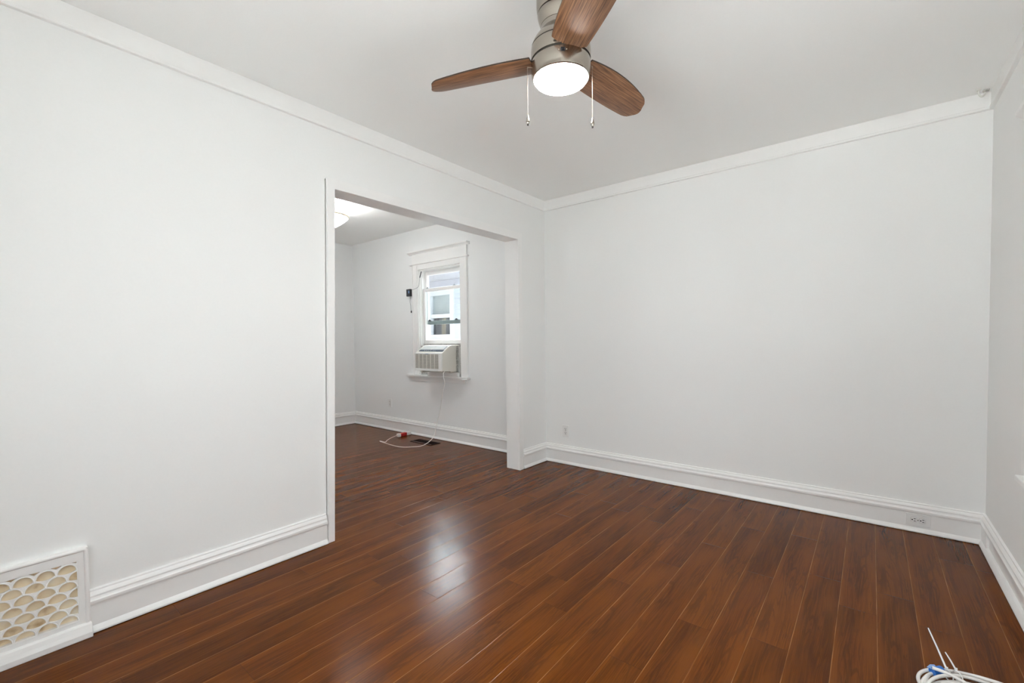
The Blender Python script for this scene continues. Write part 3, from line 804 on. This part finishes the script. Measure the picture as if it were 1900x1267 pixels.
# ------------------------------------------------------------------ black box beside the window
bxo = thing('adapter_box', (-2.093, -0.024, 1.80), 'small black box with thin wires on the left window casing', 'adapter')
MB().box(-2.138, -2.060, -0.056, -0.024, 1.798, 1.890).build('case', M['black'], bxo, bevel=0.004)
MB().box(-2.092, -2.076, -0.0568, -0.056, 1.835, 1.868).build('sticker', M['bluelt'], bxo)
MB().tube(catmull([(-2.064, -0.045, 1.872), (-2.00, -0.030, 1.886), (-1.946, -0.022, 1.904), (-1.931, -0.018, 1.93), (-1.926, -0.008, 1.99), (-1.924, -0.006, 2.028)], 8), 0.0016, 6).build('upper_wire', M['black'], bxo, True)
MB().tube([(-1.924, -0.006, 2.026), (-1.906, -0.006, 2.066), (-1.890, -0.006, 2.100)], 0.0055, 8).build('antenna_stick', M['black'], bxo, True)
MB().tube(catmull([(-2.076, -0.045, 1.800), (-2.072, -0.045, 1.765), (-2.094, -0.03, 1.725), (-2.088, -0.028, 1.68), (-2.082, -0.028, 1.63), (-2.076, -0.028, 1.612)], 8), 0.0016, 6).build('lower_wire', M['black'], bxo, True)
MB().box(-2.083, -2.069, -0.033, -0.023, 1.585, 1.613).build('connector', M['black'], bxo, bevel=0.002)

# ------------------------------------------------------------------ outlets
def outlet(loc, horizontal, label):
    o = thing('wall_outlet', loc, label, 'outlet', 'duplex outlets')
    rot = Matrix.Rotation(math.radians(90), 4, 'Y') if horizontal else Matrix.Identity(4)
    T = Matrix.Translation(loc) @ rot
    MB().box(-0.0365, 0.0365, -0.006, 0, -0.0585, 0.0585).xf(T).build('cover_plate', M['plastic'], o, bevel=0.0025)
    for s_ in (-1, 1):
        pts = []
        for i in range(28):
            a = 2 * math.pi * i / 28
            pts.append((0.0172 * math.cos(a), max(-0.0135, min(0.0135, 0.0172 * math.sin(a))) + s_ * 0.0195))
        rc = MB().prism(pts, 1, -0.0078, -0.006).xf(T).build('receptacle', M['plastic'], o, bevel=0.0006, seg=1)
        b = MB()
        zc = s_ * 0.0195
        b.box(-0.0086, -0.0050, -0.0083, -0.0078, zc - 0.0005, zc + 0.0095); b.box(0.0050, 0.0086, -0.0083, -0.0078, zc + 0.000, zc + 0.0092)
        b.prism([(0.0037 * math.cos(a * math.pi / 6), zc - 0.0070 + 0.0037 * math.sin(a * math.pi / 6)) for a in range(12)], 1, -0.0083, -0.0078)
        b.xf(T).build('slots', M['slot'], rc)
        b = MB().prism([(0.0182 * math.cos(a * math.pi / 14), max(-0.0145, min(0.0145, 0.0182 * math.sin(a * math.pi / 14))) + s_ * 0.0195) for a in range(28)], 1, -0.0063, -0.0059)
        b.xf(T).build('gap', M['foam'], rc)
    MB().prism([(0.003 * math.cos(a * math.pi / 6), 0.003 * math.sin(a * math.pi / 6)) for a in range(12)], 1, -0.0072, -0.006).xf(T).build('screw', M['nickel'], o)
    return o
outlet((0.237, 0, 0.322), False, 'white upright wall outlet on the rear wall near the corner by the opening')
outlet((-2.597, 0, 0.372), False, 'white upright wall outlet in the far room, left of the window')
outlet((2.799, -0.018, 0.078), True, 'white sideways outlet set in the baseboard near the right corner')

# ------------------------------------------------------------------ floor register in the far room
fr = thing('floor_register', (-1.61, -0.22, 0), 'dark brown floor register by the baseboard under the window', 'floor register')
b = MB()
for (x0, x1, y0, y1) in ((-1.80, -1.42, -0.300, -0.284), (-1.80, -1.42, -0.166, -0.150), (-1.80, -1.784, -0.284, -0.166), (-1.436, -1.42, -0.284, -0.166)):
    b.box(x0, x1, y0, y1, 0.0, 0.004)
b.build('frame', M['register'], fr)
b = MB().box(-1.784, -1.436, -0.284, -0.166, 0.0, 0.0015)
for i in range(24):
    x = -1.778 + i * 0.0146
    b.box(x, x + 0.005, -0.262, -0.180, 0.0015, 0.0035)
b.build('damper_slats', M['register'], fr)
b = MB().box(-1.782, -1.438, -0.282, -0.268, 0.0016, 0.0042); b.build('front_bar', M['registerf'], fr)

# ------------------------------------------------------------------ fish scale wall register
rg = thing('wall_register', (0, -3.655, 0), 'white painted wall register with fish-scale grille low on the left wall', 'wall register')
Y0, Y1, ZB, ZT = -3.905, -3.402, 0.0, 0.372
gy0, gy1, gzb, gzt = -3.870, -3.434, 0.076, 0.326
b = MB()
b.box(0, 0.026, Y0, gy0, 0.05, ZT); b.box(0, 0.026, gy1, Y1, 0.05, ZT)
b.box(0, 0.026, gy0, gy1, gzt, ZT); b.box(0, 0.026, gy0, gy1, 0.05, gzb)
b.build('frame', M['trim'], rg)
b = MB()
b.tube([(0.022, Y1 - 0.007, 0.052), (0.022, Y1 - 0.007, ZT - 0.012), (0.022, Y1 - 0.010, ZT - 0.007), (0.022, Y1 - 0.016, ZT - 0.006), (0.022, Y0 + 0.016, ZT - 0.006), (0.022, Y0 + 0.007, ZT - 0.010), (0.022, Y0 + 0.007, 0.052)], 0.0085, 12)
b.build('frame_bead', M['trim'], rg, True, autos=60)
b = MB().prism([(0.0, 0.0), (0.052, 0.0), (0.051, 0.022), (0.044, 0.036), (0.038, 0.052), (0.030, 0.058), (0, 0.058)], 1, Y0 - 0.004, Y1 + 0.004)
b.build('foot_moulding', M['trim'], rg, bevel=0.003)
MB().box(0.001, 0.004, gy0, gy1, gzb, gzt).build('damper_plate', M['tan'], rg)['label'] = 'stained tan damper plate behind the grille'
cu = bpy.data.curves.new('grille_outline', 'CURVE'); cu.dimensions = '2D'; cu.fill_mode = 'BOTH'; cu.extrude = 0.0035
def spl(pts):
    s_ = cu.splines.new('POLY'); s_.points.add(len(pts) - 1)
    for q, (a_, b_) in zip(s_.points, pts): q.co = (a_, b_, 0, 1)
    s_.use_cyclic_u = True
spl([(gy0, gzb), (gy1, gzb), (gy1, gzt), (gy0, gzt)])
PY, PZ, R_ = 0.0605, 0.0352, 0.0300
arcs = []
for row in range(7):
    zc = 0.2902 - row * PZ
    for k in range(-1, 9):
        yc = -3.4660 - k * PY + (PY / 2 if row % 2 else 0)
        ys = [(yc + 0.0262 * math.cos(math.pi * i / 16), zc + 0.0272 * math.sin(math.pi * i / 16)) for i in range(17)]
        yb = [(yc - 0.0262 + 0.0524 * i / 10, zc - 0.0070 * (1 - (2 * i / 10 - 1) ** 2) - 0.0015) for i in range(11)]
        pts = ys + yb
        pts = [(min(max(a_, gy0 + 0.004), gy1 - 0.003), max(c_, gzb + 0.002)) for a_, c_ in pts]
        # drop degenerate ones
        ww = max(p[0] for p in pts) - min(p[0] for p in pts)
        if ww < 0.012: continue
        out = [pts[0]]
        for p in pts[1:]:
            if abs(p[0] - out[-1][0]) + abs(p[1] - out[-1][1]) > 4e-4: out.append(p)
        if abs(out[0][0] - out[-1][0]) + abs(out[0][1] - out[-1][1]) < 4e-4: out.pop()
        spl(out)
        if gy0 + 0.03 < yc < gy1 + 0.001: arcs.append((yc, zc))
# corner gaps along the top edge between arches
for k in range(7):
    yc = -3.4660 - (k + 0.5) * PY
    if yc < gy0 + 0.02: continue
    spl([(yc - 0.016, gzt - 0.002), (yc, gzt - 0.013), (yc + 0.016, gzt - 0.002)])
spl([(gy1 - 0.018, gzt - 0.003), (gy1 - 0.004, gzt - 0.003), (gy1 - 0.004, gzt - 0.009)])
co = bpy.data.objects.new('grille_outline', cu); COL.objects.link(co)
bpy.context.view_layer.update()
dg = bpy.context.evaluated_depsgraph_get()
gm = bpy.data.meshes.new_from_object(co.evaluated_get(dg))
bpy.data.objects.remove(co); bpy.data.curves.remove(cu)
bm = bmesh.new(); bm.from_mesh(gm)
bmesh.ops.transform(bm, matrix=Matrix(((0, 0, 1, 0.0205), (1, 0, 0, 0), (0, 1, 0, 0), (0, 0, 0, 1))), verts=bm.verts[:])
q = MB(); q.bm.free(); q.bm = bm
for yc, zc in arcs:
    if zc - 0.003 < gzb: continue
    pts = []
    for i in range(15):
        a_ = math.pi * i / 14
        y_ = yc + 0.0282 * math.cos(a_)
        if y_ > gy1 - 0.002: continue
        pts.append((0.0238, y_, zc + 0.0294 * math.sin(a_)))
    if len(pts) > 3: q.tube(pts, 0.0021, 6)
    for s_ in (-1, 1):
        y_ = yc + s_ * 0.0302
        if gy0 < y_ < gy1 - 0.003 and zc - 0.012 > gzb:
            q.lathe([(0, 0.0042), (0.003, 0.003), (0.0042, 0), (0.003, -0.003), (0, -0.0042)], (0.024, y_, zc - 0.004), 8)
bpy.data.meshes.remove(gm)
q.build('grille', M['trim'], rg, True, autos=40)
# screws on the frame edge
for z_ in (0.30, 0.12):
    MB().lathe([(0, 0.0012), (0.003, 0.0005), (0.003, -0.001), (0, -0.001)], (0, 0, 0), 10).xf(Matrix.Translation((0.0262, -3.418, z_)) @ Matrix.Rotation(math.pi / 2, 4, 'Y')).build('screw', M['trim'], rg)

# ------------------------------------------------------------------ coil of white cable
cc = thing('cable_coil', (2.868, -1.69, 0), 'coil of white cable with blue tape on the floor at the lower right corner', 'cable')
pts = []
NL = 6
rnd = [(0.168, 0.0, 0.0, 0.034), (0.160, 0.004, -0.006, 0.026), (0.164, -0.004, 0.002, 0.018), (0.150, 0.008, -0.012, 0.036), (0.142, 0.004, -0.020, 0.014), (0.130, -0.012, -0.030, 0.028), (0.118, 0.006, -0.050, 0.012)]
for L_ in range(NL):
    r0, r1_ = rnd[L_], rnd[L_ + 1]
    for i in range(90):
        t_ = i / 90; a_ = math.radians(200) - 2 * math.pi * t_
        mixv = [r0[j] * (1 - t_) + r1_[j] * t_ for j in range(4)]
        wob = 0.008 * math.sin(3 * a_ + L_ * 1.3)
        pts.append((2.870 + mixv[1] + (mixv[0] + wob) * math.cos(a_), -1.690 + mixv[2] + (mixv[0] + wob) * 1.04 * math.sin(a_), max(0.0062, mixv[3] + 0.007 * math.sin(2 * a_ + L_))))
MB().tube(pts, 0.0055, 10).build('cable', M['cord'], cc, True)
# a loose inner turn seen crossing the coil
MB().tube(catmull([(2.742, -1.600, 0.050), (2.790, -1.600, 0.046), (2.850, -1.610, 0.030), (2.92, -1.640, 0.012), (2.985, -1.70, 0.010)], 8), 0.0055, 10).build('loose_cable_end', M['cord'], cc, True)
def ring(name, c, dr, r, mat, rt):
    c = Vector(c); dr = Vector(dr).normalized(); sd = dr.cross(Vector((0, 0, 1))).normalized()
    P = [c + sd * (r * math.cos(2 * math.pi * i / 20)) + Vector((0, 0, 1)) * (r * 0.9 * math.sin(2 * math.pi * i / 20)) for i in range(21)]
    return MB().tube(P, rt, 6)
tb = MB()
tdir = Vector((0.66, 0.72, 0)).normalized()
tb.tube([Vector((2.742, -1.596, 0.034)), Vector((2.769, -1.568, 0.036))], 0.0125, 14)
tp = tb.build('tape', M['blue'], cc, True, autos=50); tp['label'] = 'blue tape wrapped round the cable'
fl = MB().prism([(2.728, -1.598), (2.738, -1.574), (2.750, -1.566), (2.756, -1.580), (2.744, -1.600)], 2, 0.044, 0.0452)
fl.build('tape_flap', M['bluelt'], tp)['label'] = 'pale blue loose end of the tape'
for base_, tip, nm in (((2.781, -1.567, 0.045), (2.744, -1.421, 0.100), 0), ((2.806, -1.553, 0.045), (2.784, -1.500, 0.068), 1)):
    b = ring('tie', (base_[0] + 0.004, base_[1] - 0.012, 0.030), (0.8, 0.6, 0), 0.018, None, 0.0018)
    b.box(base_[0] - 0.004, base_[0] + 0.004, base_[1] - 0.006, base_[1] + 0.002, 0.042, 0.051)
    b.tube([base_, Vector(base_).lerp(Vector(tip), 0.5) + Vector((0.0003, 0, 0.001)), Vector(base_).lerp(Vector(tip), 0.93), tip], 0.0031, 6, True, 0.0018)
    b.build('zip_tie', M['plastic'], cc, True, autos=40)

# ------------------------------------------------------------------ hook in the ceiling corner
hk = thing('ceiling_hook', (3.025, -0.075, H), 'tiny white painted hook in the ceiling corner at right', 'hook')
MB().lathe([(0, 0), (0.012, 0), (0.010, -0.006), (0.004, -0.010), (0, -0.010)], (3.020, -0.085, H - 0.001), 14).build('hook_base', M['hook'], hk, True)
MB().tube(catmull([(3.020, -0.085, H - 0.008), (3.020, -0.088, H - 0.030), (3.030, -0.086, H - 0.046), (3.042, -0.080, H - 0.040), (3.045, -0.077, H - 0.024)], 8), 0.0042, 8).build('hook_arm', M['hook'], hk, True)
MB().box(3.040, 3.066, -0.064, -0.042, H - 0.012, H - 0.001).build('crumbled_plaster', M['foam'], hk, bevel=0.003)

# ------------------------------------------------------------------ outside
struct(MB().box(-30, 30, 0.3, 40, -1.0, -0.9).build('ground', M['dark_ground']), 'unseen side yard between the houses, toned dark to cut bounced light', 'ground')  # dark tone chosen to limit light bounced onto the neighbour
struct(MB().box(W, 30, -30, 0.3, -1.0, -0.9).build('ground', M['gravel']), 'unseen grey ground beyond the right wall, toned to bounce daylight in', 'ground')  # out of view; tone set by the bounce wanted through the right windows
struct(MB().box(-30, W, -30, 0.3, -1.0, -0.9).build('ground', M['pale_ground']), 'unseen pale ground outside the house that bounces daylight in', 'ground')  # out of view; made pale to bounce light up to the ceiling
# unseen upper wall and overhang, added to keep skylight off the neighbouring house
struct(MB().box(XL - 6, W + 0.15, 0.15, 0.20, H2 + 0.13, 6.2).box(XL - 6, XL - 0.16, 0.15, 0.20, -0.9, H2 + 0.13).box(XL - 6, W + 0.3, -0.4, 0.55, 6.2, 6.4).build('sky_blocker_wall', M['ext']), 'unseen outer wall added to block sky from the neighbouring house', 'wall')

NY = 2.5
nb = thing('neighbouring_house', (-4.28, NY, -0.9), 'white-sided neighbouring house seen through the far window', 'house')
wx0, wx1, wz0, wz1 = -4.68, -3.89, 1.255, 2.265
b = MB()
z = -0.9
while z < 2.44:
    z2 = min(z + 0.102, 2.44)
    for x0, x1 in ((-9.0, wx0 + 0.05), (wx1 - 0.05, 1.5)) if (z2 > wz0 + 0.05 and z < wz1 - 0.05) else ((-9.0, 1.5),):
        b.prism([(NY, z), (NY - 0.030, z), (NY - 0.006, z2 - 0.0005), (NY, z2 - 0.0005)], 0, x0, x1)
    z = z2
b.box(-9, 1.5, NY + 0.25, NY + 0.35, -0.9, 2.5)
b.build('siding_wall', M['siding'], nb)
MB().box(-9, 1.5, NY - 0.03, NY + 0.02, 2.325, 2.445).build('eave_shade_board', M['eave_shade'], nb)
b = MB()
for i in range(6):
    y0 = 1.86 + i * 0.108
    b.box(-9.2, 1.7, y0, y0 + 0.098, 2.445 + 0.002, 2.462); 
b.box(-9.2, 1.7, 1.86, NY + 0.3, 2.456, 2.47)
for i in range(26): b.box(-9.0 + i * 0.41, -8.985 + i * 0.41, 1.86, NY, 2.4435, 2.447)
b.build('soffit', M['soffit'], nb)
b = MB().box(-9.2, 1.7, 1.83, 1.86, 2.44, 2.60); b.prism([(1.74, 2.50), (1.83, 2.50), (1.83, 2.60), (1.73, 2.60), (1.725, 2.54)], 0, -9.2, 1.7)
b.build('gutter', M['nbtrim'], nb)
MB().prism([(1.78, 2.60), (5.4, 4.10), (9.0, 2.60), (9.0, 2.55), (5.4, 4.05), (1.78, 2.55)], 0, -9.3, 1.8).build('roof', M['roof'], nb)
nw = MB()
nw.box(wx0, wx0 + 0.11, NY - 0.045, NY + 0.04, wz0, wz1); nw.box(wx1 - 0.11, wx1, NY - 0.045, NY + 0.04, wz0, wz1)
nw.box(wx0 + 0.11, wx1 - 0.11, NY - 0.045, NY + 0.04, wz1 - 0.115, wz1); nw.box(wx0 + 0.11, wx1 - 0.11, NY - 0.045, NY + 0.04, wz0, wz0 + 0.095)
nw.box(wx0 - 0.02, wx1 + 0.02, NY - 0.07, NY, wz0 - 0.03, wz0 + 0.01)
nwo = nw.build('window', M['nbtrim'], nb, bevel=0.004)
MB().box(wx0 + 0.11, wx1 - 0.11, NY - 0.03, NY + 0.03, 1.690, 1.768).build('meeting_rail', M['nbtrim'], nwo)
MB().box(wx0 + 0.11, wx1 - 0.11, NY + 0.02, NY + 0.024, 1.765, wz1 - 0.11).build('upper_pane', M['glassc'], nwo)
MB().box(wx0 + 0.11, wx1 - 0.11, NY + 0.02, NY + 0.024, wz0 + 0.09, 1.692).build('lower_pane', M['glassc'], nwo)
b = MB()
for i in range(12): b.box(wx0 + 0.10, wx1 - 0.10, NY + 0.045, NY + 0.052, 1.70 + i * 0.042, 1.70 + i * 0.042 + 0.038)
b.build('window_shade', M['blind'], nwo)
b = MB()
n = 40
vv = [(b.bm.verts.new((wx0 + 0.1 + 0.59 * i / n, NY + 0.10 + 0.018 * math.sin(i * 1.3), 1.30)), b.bm.verts.new((wx0 + 0.1 + 0.59 * i / n, NY + 0.10 + 0.018 * math.sin(i * 1.3), 1.72))) for i in range(n + 1)]
for a_, c_ in zip(vv, vv[1:]): b.bm.faces.new((a_[0], c_[0], c_[1], a_[1]))
b.build('curtain', M['curtain'], nwo, True)

bpy.context.view_layer.update()
